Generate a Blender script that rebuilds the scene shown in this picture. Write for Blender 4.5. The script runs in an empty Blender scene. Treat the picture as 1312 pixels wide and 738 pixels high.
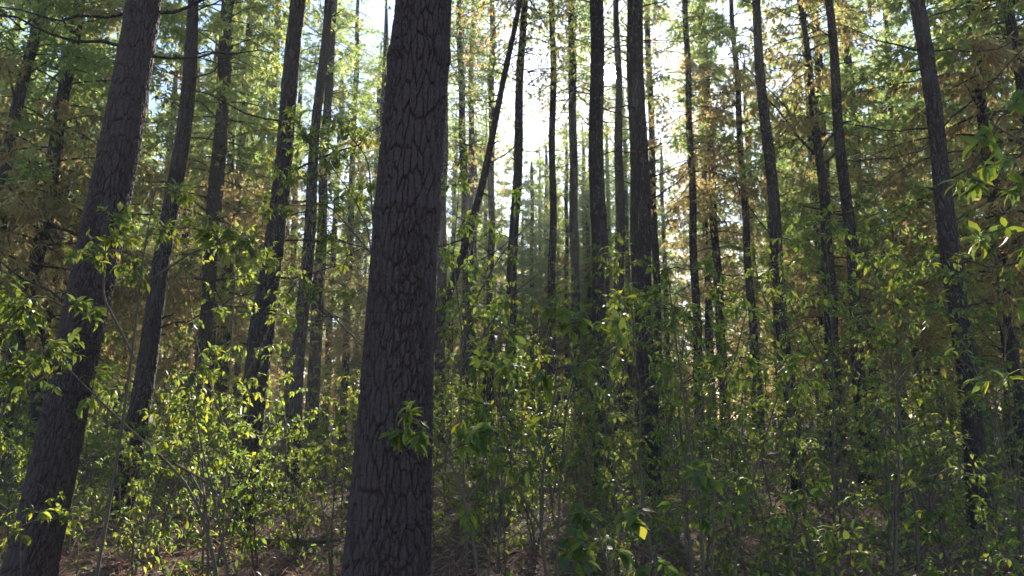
import bpy, math, random
import numpy as np

rng = np.random.default_rng(11)
random.seed(11)
sc = bpy.context.scene
COL = sc.collection

# ------------------------------------------------------------------ camera
F = 948.0                       # focal length in pixels of the 1312-wide photograph
PITCH = math.radians(9.35)
CAM = np.array([0.0, 0.0, 1.6])
CP, SP = math.cos(PITCH), math.sin(PITCH)
cam = bpy.data.cameras.new("camera")
cam.sensor_width = 36.0
cam.lens = 36.0 * F / 1312.0
cam.clip_start, cam.clip_end = 0.05, 3000
cam.dof.use_dof = True
cam.dof.focus_distance = 5.0
cam.dof.aperture_fstop = 3.2
cam_ob = bpy.data.objects.new("camera", cam)
COL.objects.link(cam_ob)
cam_ob.location = CAM
cam_ob.rotation_euler = (math.radians(90) + PITCH, 0, 0)
sc.camera = cam_ob

# ------------------------------------------------------------------ sky, sun, exposure
SUN_EL, SUN_AZ = math.radians(25.3), math.radians(7.8)      # azimuth clockwise from +Y
SUN_DIR = np.array([math.sin(SUN_AZ) * math.cos(SUN_EL), math.cos(SUN_AZ) * math.cos(SUN_EL), math.sin(SUN_EL)])
world = bpy.data.worlds.new("World")
sc.world = world
world.use_nodes = True
nt = world.node_tree
nt.nodes.clear()
sky = nt.nodes.new("ShaderNodeTexSky")
sky.sky_type = 'NISHITA'
sky.sun_disc = False
sky.sun_elevation = SUN_EL
sky.sun_rotation = SUN_AZ
sky.air_density, sky.dust_density, sky.ozone_density = 1.0, .3, 2.0
bg = nt.nodes.new("ShaderNodeBackground")
bg.inputs[1].default_value = 0.09
nt.links.new(sky.outputs[0], bg.inputs[0])
# the sun itself, where the sun lamp stands
tc = nt.nodes.new("ShaderNodeTexCoord")
dot = nt.nodes.new("ShaderNodeVectorMath"); dot.operation = 'DOT_PRODUCT'
dot.inputs[1].default_value = SUN_DIR
nt.links.new(tc.outputs['Generated'], dot.inputs[0])
gt = nt.nodes.new("ShaderNodeMath"); gt.operation = 'GREATER_THAN'
gt.inputs[1].default_value = math.cos(math.radians(0.7))
nt.links.new(dot.outputs['Value'], gt.inputs[0])
mul = nt.nodes.new("ShaderNodeMath"); mul.operation = 'MULTIPLY'; mul.inputs[1].default_value = 60.0
nt.links.new(gt.outputs[0], mul.inputs[0])
bg2 = nt.nodes.new("ShaderNodeBackground"); bg2.inputs[0].default_value = (1, .97, .9, 1)
nt.links.new(mul.outputs[0], bg2.inputs[1])
add = nt.nodes.new("ShaderNodeAddShader")
nt.links.new(bg.outputs[0], add.inputs[0]); nt.links.new(bg2.outputs[0], add.inputs[1])
wo = nt.nodes.new("ShaderNodeOutputWorld")
nt.links.new(add.outputs[0], wo.inputs[0])

sl = bpy.data.lights.new("sun_light", 'SUN')
sl.energy = 5.0
sl.angle = math.radians(0.5)
sl.color = (1.0, 0.93, 0.80)
sun_ob = bpy.data.objects.new("sun_light", sl)
COL.objects.link(sun_ob)
import mathutils
sun_ob.rotation_euler = mathutils.Vector(SUN_DIR).to_track_quat('Z', 'Y').to_euler()

sc.view_settings.view_transform = 'Standard'
sc.view_settings.look = 'None'
sc.view_settings.gamma = 1
sc.view_settings.use_curve_mapping = False
sc.view_settings.exposure = 1.68

cy = sc.cycles
cy.max_bounces = 6; cy.diffuse_bounces = 3; cy.glossy_bounces = 2
cy.transmission_bounces = 4; cy.transparent_max_bounces = 4; cy.volume_bounces = 0
cy.sample_clamp_indirect = 4.0
cy.use_denoising = True
cy.use_adaptive_sampling = True
cy.adaptive_threshold = 0.015

# ------------------------------------------------------------------ helpers
def at(px, py, D):
    """world point seen at photograph pixel (px, py) on the upright plane D metres ahead; also its depth"""
    a, b = (px - 656.0) / F, (369.0 - py) / F
    t = D / (CP - b * SP)
    return np.array([a * t, D, CAM[2] + t * (SP + b * CP)]), t

def project(p):
    x, y, z = p[0], p[1], p[2] - CAM[2]
    dep = y * CP + z * SP
    return 656 + F * x / dep, 369 - F * (z * CP - y * SP) / dep

def mk_mesh(name, v, f, mats, midx=None, smooth=False):
    v = np.asarray(v, np.float32).reshape(-1, 3); f = np.asarray(f, np.int32)
    k = f.shape[1]
    me = bpy.data.meshes.new(name)
    me.vertices.add(len(v)); me.vertices.foreach_set("co", v.ravel())
    me.loops.add(f.size); me.loops.foreach_set("vertex_index", f.ravel())
    me.polygons.add(len(f)); me.polygons.foreach_set("loop_start", np.arange(0, f.size, k, dtype=np.int32))
    me.update(calc_edges=True)
    for m in mats: me.materials.append(m)
    if midx is not None: me.polygons.foreach_set("material_index", np.asarray(midx, np.int32))
    if smooth: me.polygons.foreach_set("use_smooth", np.ones(len(f), bool))
    me.validate()
    return me

def link(name, data, parent=None, loc=(0, 0, 0), rz=0.0, s=1.0):
    o = bpy.data.objects.new(name, data)
    COL.objects.link(o)
    o.location = loc
    o.rotation_euler = (0, 0, rz)
    o.scale = (s, s, s)
    if parent: o.parent = parent
    return o

def thing(name, label, cat, loc, group=None, rz=0.0, s=1.0):
    o = link(name, None, None, loc, rz, s)
    o['label'] = label; o['category'] = cat
    if group: o['group'] = group
    return o

def dup(root, name, label, cat, loc, rz, s, group):
    r = root.copy(); COL.objects.link(r)
    r.name = name
    r.location = loc; r.rotation_euler = (0, 0, rz); r.scale = (s, s, s)
    r['label'] = label; r['category'] = cat
    if group: r['group'] = group
    elif 'group' in r: del r['group']
    for ch in list(root.children):
        c = ch.copy(); COL.objects.link(c); c.parent = r
    return r

def smooth_noise1(n, step, g):
    k = max(2, int(n / step) + 3)
    return np.interp(np.linspace(0, k - 1, n), np.arange(k), g.normal(size=k))

def norm(a):
    return a / np.maximum(np.linalg.norm(a, axis=-1, keepdims=True), 1e-9)

def tube(pts, rad, nseg=6):
    """rings round a polyline -> verts, quads"""
    pts = np.asarray(pts, float); n = len(pts)
    tan = norm(np.gradient(pts, axis=0))
    ref = np.where(np.abs(tan[:, 2:3]) > .9, np.array([[1., 0, 0]]), np.array([[0, 0, 1.]]))
    u = norm(np.cross(tan, ref)); w = np.cross(tan, u)
    th = np.linspace(0, 2 * np.pi, nseg, endpoint=False)
    rad = np.broadcast_to(np.asarray(rad, float), (n,))
    v = pts[:, None] + rad[:, None, None] * (np.cos(th)[None, :, None] * u[:, None] + np.sin(th)[None, :, None] * w[:, None])
    i = np.arange(n - 1)[:, None] * nseg; j = np.arange(nseg)[None]; j2 = (j + 1) % nseg
    q = np.stack([i + j, i + j2, i + nseg + j2, i + nseg + j], -1).reshape(-1, 4)
    return v.reshape(-1, 3), q

class Acc:
    def __init__(s): s.v, s.f, s.m, s.n = [], [], [], 0
    def add(s, v, f, m=0):
        f = np.asarray(f)
        s.v.append(v); s.f.append(f + s.n); s.n += len(v); s.m.append(np.full(len(f), m))
    def tube(s, pts, rad, nseg=5, m=0): s.add(*tube(pts, rad, nseg), m)
    def tri(s, v, f, m=0):               # triangles kept as degenerate-free quads is not possible: store apart
        s.add(v, f, m)
    def mesh(s, name, mats, smooth=True):
        return mk_mesh(name, np.concatenate(s.v), np.concatenate(s.f), mats, np.concatenate(s.m), smooth)

def q2t(q):
    q = np.asarray(q); return np.concatenate([q[:, [0, 1, 2]], q[:, [0, 2, 3]]])

# ------------------------------------------------------------------ materials
def material(name):
    m = bpy.data.materials.new(name); m.use_nodes = True
    n = m.node_tree; n.nodes.clear()
    out = n.nodes.new("ShaderNodeOutputMaterial")
    return m, n, out

def ramp(n, stops, src):
    r = n.nodes.new("ShaderNodeValToRGB"); e = r.color_ramp.elements
    e[0].position, e[0].color = stops[0][0], (*stops[0][1], 1)
    e[1].position, e[1].color = stops[-1][0], (*stops[-1][1], 1)
    for p, c in stops[1:-1]:
        x = e.new(p); x.color = (*c, 1)
    n.links.new(src, r.inputs[0]); return r.outputs[0]

def bark_material(name, base, strength, dist, scale, fissured=False):
    m, n, out = material(name)
    p = n.nodes.new("ShaderNodeBsdfPrincipled")
    p.inputs['Roughness'].default_value = .85
    p.inputs['Specular IOR Level'].default_value = .25
    tc = n.nodes.new("ShaderNodeTexCoord")
    mp = n.nodes.new("ShaderNodeMapping"); mp.inputs['Scale'].default_value = (scale, scale, scale * .27)
    n.links.new(tc.outputs['Object'], mp.inputs[0])
    wn = n.nodes.new("ShaderNodeTexNoise"); wn.inputs['Scale'].default_value = 1.2; wn.inputs['Detail'].default_value = 3
    n.links.new(mp.outputs[0], wn.inputs['Vector'])
    mx = n.nodes.new("ShaderNodeMix"); mx.data_type = 'RGBA'; mx.inputs[0].default_value = .18
    n.links.new(mp.outputs[0], mx.inputs[6]); n.links.new(wn.outputs['Color'], mx.inputs[7])
    vo = n.nodes.new("ShaderNodeTexVoronoi"); vo.feature = 'DISTANCE_TO_EDGE'; vo.inputs['Scale'].default_value = 1.0
    n.links.new(mx.outputs[2], vo.inputs['Vector'])
    fine = n.nodes.new("ShaderNodeTexNoise"); fine.inputs['Scale'].default_value = 45; fine.inputs['Detail'].default_value = 6
    n.links.new(tc.outputs['Object'], fine.inputs['Vector'])
    mr = n.nodes.new("ShaderNodeMapRange"); mr.inputs[1].default_value = 0; mr.inputs[2].default_value = .22
    n.links.new(vo.outputs['Distance'], mr.inputs[0])
    ad = n.nodes.new("ShaderNodeMath"); ad.operation = 'MULTIPLY_ADD'; ad.inputs[1].default_value = .35
    n.links.new(fine.outputs['Fac'], ad.inputs[0]); n.links.new(mr.outputs[0], ad.inputs[2])
    bp = n.nodes.new("ShaderNodeBump"); bp.inputs['Strength'].default_value = strength; bp.inputs['Distance'].default_value = dist
    n.links.new(ad.outputs[0], bp.inputs['Height']); n.links.new(bp.outputs[0], p.inputs['Normal'])
    big = n.nodes.new("ShaderNodeTexNoise"); big.inputs['Scale'].default_value = 9; big.inputs['Detail'].default_value = 8
    big.inputs['Roughness'].default_value = .7
    n.links.new(mp.outputs[0], big.inputs['Vector'])
    b = np.array(base)
    c = ramp(n, [(.3, tuple(b * .55)), (.5, tuple(b)), (.72, tuple(np.clip(b * 1.7, 0, 1)))], big.outputs['Fac'])
    if fissured:                    # the inner bark that shows in the fissures is red brown, the plates grey
        at_ = n.nodes.new("ShaderNodeAttribute"); at_.attribute_name = "plate"
        mxc = n.nodes.new("ShaderNodeMix"); mxc.data_type = 'RGBA'
        n.links.new(at_.outputs['Fac'], mxc.inputs[0])
        mxc.inputs[6].default_value = (b[0] * .6, b[1] * .44, b[2] * .4, 1)
        n.links.new(c, mxc.inputs[7]); c = mxc.outputs[2]
    n.links.new(c, p.inputs['Base Color'])
    n.links.new(p.outputs[0], out.inputs[0])
    return m

BARK = bark_material("pine_bark", (.068, .049, .046), .6, .012, 55, True)
BARK_FAR = bark_material("weathered_pine_bark", (.052, .037, .033), 1.0, .04, 20)
TWIG = bark_material("sapling_bark", (.10, .075, .055), .3, .004, 60)

def leaf_material(name, stops, trans_gain, mix, rough=.46, zfade=None):
    m, n, out = material(name)
    geo = n.nodes.new("ShaderNodeNewGeometry")
    col = ramp(n, stops, geo.outputs['Random Per Island'])
    oi = n.nodes.new("ShaderNodeObjectInfo")
    hs = n.nodes.new("ShaderNodeHueSaturation")
    mr = n.nodes.new("ShaderNodeMapRange"); mr.inputs[3].default_value = .485; mr.inputs[4].default_value = .512
    n.links.new(oi.outputs['Random'], mr.inputs[0]); n.links.new(mr.outputs[0], hs.inputs['Hue'])
    n.links.new(col, hs.inputs['Color'])
    c = hs.outputs[0]
    p = n.nodes.new("ShaderNodeBsdfPrincipled")
    p.inputs['Roughness'].default_value = rough
    p.inputs['Specular IOR Level'].default_value = .35
    n.links.new(c, p.inputs['Base Color'])
    g = n.nodes.new("ShaderNodeVectorMath"); g.operation = 'MULTIPLY'; g.inputs[1].default_value = trans_gain
    n.links.new(c, g.inputs[0])
    t = n.nodes.new("ShaderNodeBsdfTranslucent"); n.links.new(g.outputs[0], t.inputs[0])
    mxs = n.nodes.new("ShaderNodeMixShader"); mxs.inputs[0].default_value = mix
    n.links.new(p.outputs[0], mxs.inputs[1]); n.links.new(t.outputs[0], mxs.inputs[2])
    n.links.new(mxs.outputs[0], out.inputs[0])
    return m

LEAF = leaf_material("sapling_leaf", [(0, (.042, .075, .040)), (.35, (.055, .092, .036)), (.7, (.08, .115, .030)), (.95, (.11, .14, .025)), (1, (.125, .135, .03))],
                     (4.9, 4.0, 1.8), .52)
NEEDLE = leaf_material("pine_needles", [(0, (.062, .092, .038)), (.5, (.08, .11, .040)), (.8, (.105, .112, .044)), (1, (.14, .12, .06))],
                       (5.6, 5.4, 3.8), .65, .5)
DEADNEEDLE = leaf_material("dead_pine_needles", [(0, (.10, .078, .046)), (.5, (.13, .10, .055)), (.8, (.105, .105, .048)), (1, (.17, .125, .07))],
                           (5.2, 5.0, 3.8), .65, .6)
LITTER = leaf_material("litter_leaf", [(0, (.13, .078, .052)), (.4, (.21, .125, .085)), (.8, (.30, .18, .12)), (1, (.40, .27, .18))],
                       (1.2, 1.1, 1.0), .2, .7)

m, n, out = material("forest_floor")
p = n.nodes.new("ShaderNodeBsdfPrincipled"); p.inputs['Roughness'].default_value = .95; p.inputs['Specular IOR Level'].default_value = .15
tcn = n.nodes.new("ShaderNodeTexCoord")
n1 = n.nodes.new("ShaderNodeTexNoise"); n1.inputs['Scale'].default_value = 22; n1.inputs['Detail'].default_value = 9; n1.inputs['Roughness'].default_value = .75
n.links.new(tcn.outputs['Object'], n1.inputs['Vector'])
c = ramp(n, [(.3, (.045, .03, .022)), (.5, (.13, .085, .065)), (.7, (.25, .17, .13))], n1.outputs['Fac'])
n.links.new(c, p.inputs['Base Color'])
bp = n.nodes.new("ShaderNodeBump"); bp.inputs['Strength'].default_value = .9; bp.inputs['Distance'].default_value = .05
n.links.new(n1.outputs['Fac'], bp.inputs['Height']); n.links.new(bp.outputs[0], p.inputs['Normal'])
n.links.new(p.outputs[0], out.inputs[0])
FLOOR = m

# ------------------------------------------------------------------ ground
def ground_z(x, y):
    x = np.asarray(x, float); y = np.asarray(y, float)
    return .05 * np.sin(x * .7 + 1.3) * np.cos(y * .55) + .03 * np.sin(x * 1.9 - y * 1.3) + .02 * np.sin(3.1 * y + x)

gx = np.sort(np.concatenate([np.linspace(-150, 150, 61), np.linspace(-18, 18, 121)]))
gy = np.sort(np.concatenate([np.linspace(-60, 160, 45), np.linspace(-3.1, 30.1, 111)]))
X, Y = np.meshgrid(gx, gy)
Z = ground_z(X, Y)
gi = np.arange(len(gy) - 1)[:, None] * len(gx) + np.arange(len(gx) - 1)[None]
gq = np.stack([gi, gi + 1, gi + len(gx) + 1, gi + len(gx)], -1).reshape(-1, 4)
go = link("ground", mk_mesh("ground", np.stack([X, Y, Z], -1), gq, [FLOOR], smooth=True))
go['kind'] = 'structure'; go['label'] = 'brown forest floor of needles and leaf litter under the trees'

# ------------------------------------------------------------------ haze
hz_v = [(x, y, z) for x in (-152, 152) for y in (-62, 162) for z in (-1.2, 34)]
hz_f = [(0, 1, 3, 2), (4, 6, 7, 5), (0, 4, 5, 1), (2, 3, 7, 6), (0, 2, 6, 4), (1, 5, 7, 3)]
m, n, out = material("haze_air")
pv = n.nodes.new("ShaderNodeVolumePrincipled")
pv.inputs['Color'].default_value = (.88, .92, .97, 1)
pv.inputs['Density'].default_value = .0011
pv.inputs['Anisotropy'].default_value = .35
n.links.new(pv.outputs[0], out.inputs['Volume'])
hz = link("haze", mk_mesh("haze", hz_v, hz_f, [m]))
hz['kind'] = 'stuff'; hz['label'] = 'pale sunlit haze hanging between the trees'

# ------------------------------------------------------------------ pine trunks
def plates(u, v, cu, cv, per, g, wall=.26):
    """bark plates on an (arc, height) sheet that wraps after `per` metres: 0 in a crack, 1 on a plate"""
    nu = max(5, int(round(per / cu))); cu = per / nu
    nv = int(v.max() / cv) + 4
    ju = g.uniform(.05, .95, (nv, nu)); jv = g.uniform(.05, .95, (nv, nu)); hh = g.uniform(.55, 1, (nv, nu))
    iu = np.floor(u / cu).astype(int); iv = np.floor(v / cv).astype(int)
    best = np.full(u.shape, 9.); sec = np.full(u.shape, 9.); h = np.zeros(u.shape)
    for dv in (-1, 0, 1):
        for du in (-2, -1, 0, 1, 2):
            cu_i = iu + du; cv_i = np.clip(iv + dv, 0, nv - 1)
            k = cu_i % nu
            off = 0
            du_ = u / cu - (cu_i + ju[cv_i, k]); dv_ = v / cv - (iv + dv + jv[cv_i, k])
            d = np.sqrt(du_ ** 2 + dv_ ** 2 * .8)
            nb = d < best
            sec = np.where(nb, best, np.minimum(sec, d))
            h = np.where(nb, hh[cv_i, k], h); best = np.where(nb, d, best)
    e = np.clip((sec - best) / wall, 0, 1)
    return h, e

class Path:
    """trunk centre line and radius by height, from what the photograph shows"""
    def __init__(s, D, cl, wd, H=24.0, nodes=(), seed=0):
        s.D, s.H, s.g = D, H, np.random.default_rng(seed)
        P = np.array([at(x, y, D)[0] for x, y in cl])
        o = np.argsort(P[:, 2]); P = P[o]
        s.z, s.x = P[:, 2], P[:, 0]
        deg = min(len(P) - 1, 2)
        s.c = np.polyfit(s.z, s.x, deg)
        W = sorted([(at(0, y, D)[0][2], w * .5 * at(0, y, D)[1] / F * math.cos(math.atan((np.mean([c[0] for c in cl]) - 656) / F))) for y, w in wd])
        s.wz = np.array([a for a, b in W]); s.wr = np.array([b for a, b in W])
        s.nodes = [at(0, y, D)[0][2] for y in nodes]
        zz = s.nodes[-1] if s.nodes else .8
        while zz < H * .8:
            zz += s.g.uniform(.9, 1.9)
            if all(abs(zz - k) > .6 for k in s.nodes): s.nodes.append(zz)
        s.ph = s.g.uniform(0, 6.28, 4)
    def cx(s, z):
        z = np.asarray(z, float); lo, hi = s.z[0], s.z[-1]
        d = np.polyder(s.c)
        zc = np.clip(z, lo, hi)
        x = np.polyval(s.c, zc)
        x = x + np.where(z < lo, (z - lo) * np.polyval(d, lo), 0)
        up = np.maximum(z - hi, 0)
        return x + np.polyval(d, hi) * 6 * (1 - np.exp(-up / 6)) + (.012 if s.D < 7 else .028) * np.sin(z * 1.3 + s.ph[0]) * np.clip(z, 0, 1)
    def cy(s, z):
        return s.D + .03 * np.sin(np.asarray(z) * .8 + s.ph[1]) * np.clip(np.asarray(z) / 2, 0, 1)
    def rad(s, z):
        z = np.asarray(z, float)
        r = np.interp(z, s.wz, s.wr)
        r = np.where(z > s.wz[-1], s.wr[-1] * np.clip(1 - (z - s.wz[-1]) / (s.H + .5 - s.wz[-1]), .03, 1) ** .8, r)
        slope = (s.wr[0] - s.wr[-1]) / max(.5, s.wz[-1] - s.wz[0])
        r = np.where(z < s.wz[0], s.wr[0] + np.minimum((s.wz[0] - z) * max(slope, .01), .05), r)
        r = r * (1 + .28 * np.exp(-np.maximum(z, 0) / .16))
        for k in s.nodes: r = r * (1 + .06 * np.exp(-((z - k) / .055) ** 2))
        return r

def trunk_mesh(name, path, nseg, dz, ztop_fine, plate, depth, mat):
    zs = np.concatenate([np.arange(-.15, ztop_fine, dz), np.linspace(ztop_fine, path.H, 30)])
    r0 = path.rad(zs)
    th = np.linspace(0, 2 * np.pi, nseg, endpoint=False)
    T, ZZ = np.meshgrid(th, zs)
    R = np.broadcast_to(r0[:, None], T.shape).copy()
    g = path.g
    R *= 1 + .02 * np.sin(2 * T + path.ph[2] + .4 * ZZ) + .015 * np.sin(3 * T + path.ph[3] - .7 * ZZ)
    if depth > 0:
        per = 2 * np.pi * float(np.median(r0[:len(r0) // 2]))
        U = T / (2 * np.pi) * per
        wob = .14 * plate[0] * np.sin(ZZ * 13 + 2 * np.sin(3 * T)) + .12 * plate[0] * np.sin(ZZ * 37 + T * 5) + .10 * plate[0] * np.sin(ZZ * 71 - T * 9)
        U2 = (U + wob) % per
        hh, e = plates(U2, ZZ + .3, plate[0], plate[1], per, g, .26 if nseg < 90 else .2)
        h = hh * e ** .6
        if nseg >= 90:
            hb, eb = plates(U2, ZZ + .3, plate[0] * 1.75, plate[1] * 2.0, per, g, .17)
            hs, es = plates((U + .5 * wob) % per, ZZ + .3, plate[0] * .4, plate[1] * .3, per, g, .5)
            mk = np.clip(.5 + .9 * np.sin(ZZ * 2.3 + 1.7 * np.sin(T * 2 + path.ph[0]) + path.ph[1]) * np.sin(ZZ * .9 + T), .15, 1)
            E = np.minimum(1 - mk * (1 - e), eb)       # the small cracks close up here and there
            h = E * (.62 + .25 * hb + .13 * hh) - .10 * (1 - es)
        R = R + depth * (h - .6)
        if nseg >= 90: R = R + .0012 * g.normal(size=R.shape)
    x = path.cx(zs)[:, None] + R * np.cos(T) - path.cx(0)
    y = path.cy(zs)[:, None] + R * np.sin(T) - path.D
    v = np.stack([x, y, ZZ], -1).reshape(-1, 3)
    i = np.arange(len(zs) - 1)[:, None] * nseg; j = np.arange(nseg)[None]
    q = np.stack([i + j, i + (j + 1) % nseg, i + nseg + (j + 1) % nseg, i + nseg + j], -1).reshape(-1, 4)
    me = mk_mesh(name, v, q, [mat], smooth=True)
    if depth > 0 and nseg >= 90:
        at_ = me.attributes.new("plate", 'FLOAT', 'POINT')
        at_.data.foreach_set("value", np.clip(h.ravel() * 1.5 - .1, 0, 1).astype(np.float32))
    return me

# ------------------------------------------------------------------ needles and crowns
def tufts(P, A, L, W, k, g, droop=.25):
    """k blades at each point P round axis A -> triangles"""
    n = len(P)
    Pk = np.repeat(P, k, 0); Ak = np.repeat(A, k, 0)
    d = norm(Ak * .9 + g.normal(size=(n * k, 3)) * .62 + np.array([0, 0, -droop]))
    side = norm(np.cross(d, g.normal(size=(n * k, 3))))
    l = L * g.uniform(.6, 1.2, (n * k, 1)); w = W * g.uniform(.6, 1.2, (n * k, 1))
    a = Pk - side * w * .5; b = Pk + side * w * .5
    c = Pk + d * l * .6 + side * w * .45; e = Pk + d * l + np.array([0, 0, -.12]) * l
    v = np.stack([a, b, c, e], 1).reshape(-1, 3)
    o = np.arange(n * k)[:, None] * 4
    f = np.concatenate([o + np.array([[0, 1, 2]]), o + np.array([[0, 2, 3]])])
    return v, f

def crown_mesh(name, z0, z1, Lmax, seed, dead_to, dens=1.0, blade=(.15, .026), k=7, gapy=.25):
    g = np.random.default_rng(seed)
    acc = Acc()
    z = z0
    while z < z1 - .3:
        f = (z - z0) / (z1 - z0)
        nb = g.integers(3, 7)
        a0 = g.uniform(0, 6.28)
        for b in range(nb):
            if g.random() < gapy: continue
            az = a0 + b * 6.283 / nb + g.normal() * .25
            L = Lmax * (1 - f ** 1.6 * .82) * g.uniform(.55, 1.15)
            up = g.uniform(-.15, .45) + f * .5
            t = np.linspace(0, 1, 8)
            r = L * t
            zz = z + L * (up * t - (.55 - .35 * f) * t ** 2) + g.normal() * .05
            azv = az + .25 * np.sin(t * 2 + g.uniform(0, 6)) * t
            pts = np.stack([r * np.cos(azv), r * np.sin(azv), zz], -1)
            acc.tube(pts, np.interp(t, [0, 1], [.022 + .012 * (1 - f), .006]), 4, 0) if False else None
            tv, tq = tube(pts, np.interp(t, [0, 1], [.02 + .012 * (1 - f), .006]), 3)
            acc.add(tv, q2t(tq), 0)
            dead = (z < dead_to and g.random() < .85) or g.random() < .08
            nt_ = max(6, int(L * 17 * dens * (g.uniform(.5, 1.0) if dead else g.uniform(.8, 1.3))))
            # twigs: short offshoots along the outer part carry the needles
            tt = g.uniform(.25, 1, nt_) ** .8
            base = np.stack([np.interp(tt, t, pts[:, q]) for q in range(3)], -1)
            ax = norm(np.gradient(pts, axis=0))
            axi = np.stack([np.interp(tt, t, ax[:, q]) for q in range(3)], -1)
            off = norm(axi * .6 + g.normal(size=(nt_, 3)) * np.array([.8, .8, .55]) + np.array([0, 0, -.25 if dead else .05]))
            tw = g.uniform(.05, .55, (nt_, 1)) * (1 - .5 * f)
            P = base + off * tw
            v, f_ = tufts(P, off, blade[0], blade[1], k, g, .7 if dead else .2)
            acc.add(v, f_, 2 if dead else 1)
        z += g.uniform(.35, .75)
    me = acc.mesh(name, [BARK_FAR, NEEDLE, DEADNEEDLE], False)
    return me

HIGH = [crown_mesh("needled_crown", 0, 12, 2.7, 100 + i, 0.5, .9, (.17, .035), 7) for i in range(3)]
FULL = [crown_mesh("needled_crown", 0, 19, 2.9, 200 + i, 4.2, 1.6, (.19, .042), 7, .2) for i in range(5)]
THIN = [crown_mesh("needled_crown", 0, 16, 2.2, 500 + i, 5, 1.35, (.18, .036), 6, .3) for i in range(2)]
LOWD = [crown_mesh("needled_crown", 0, 15, 2.3, 300 + i, 6, 1.5, (.19, .04), 7, .25) for i in range(3)]

def dead_branch(root, path, z, az, L, up, seed, mat=BARK_FAR, r0=.022, fork=True):
    g = np.random.default_rng(seed)
    t = np.linspace(0, 1, 9)
    r = float(path.rad(z)) * .9
    ox, oy = float(path.cx(z) - path.cx(0)), float(path.cy(z) - path.D)
    wob = np.cumsum(g.normal(size=(9, 3)) * .02 * L, 0); wob -= wob[0]
    dr = np.array([math.cos(az), math.sin(az), 0])
    pts = np.array([ox, oy, z]) + dr * (r + L * t)[:, None] + np.array([0, 0, 1]) * (L * (up * t + .15 * t ** 2))[:, None] + wob
    acc = Acc()
    acc.tube(pts, np.interp(t, [0, 1], [r0, .004]), 6)
    if fork:
        for i in range(g.integers(2, 5)):
            k = g.integers(3, 8); l = L * g.uniform(.15, .4)
            d = norm(dr + g.normal(size=3) * .7)
            q = pts[k] + d * np.linspace(0, l, 5)[:, None] + np.cumsum(g.normal(size=(5, 3)) * .015, 0)
            q[0] = pts[k]
            acc.tube(q, np.linspace(.3 * r0, .003, 5), 4)
    return link("branch", acc.mesh("branch", [mat]), root)

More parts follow.
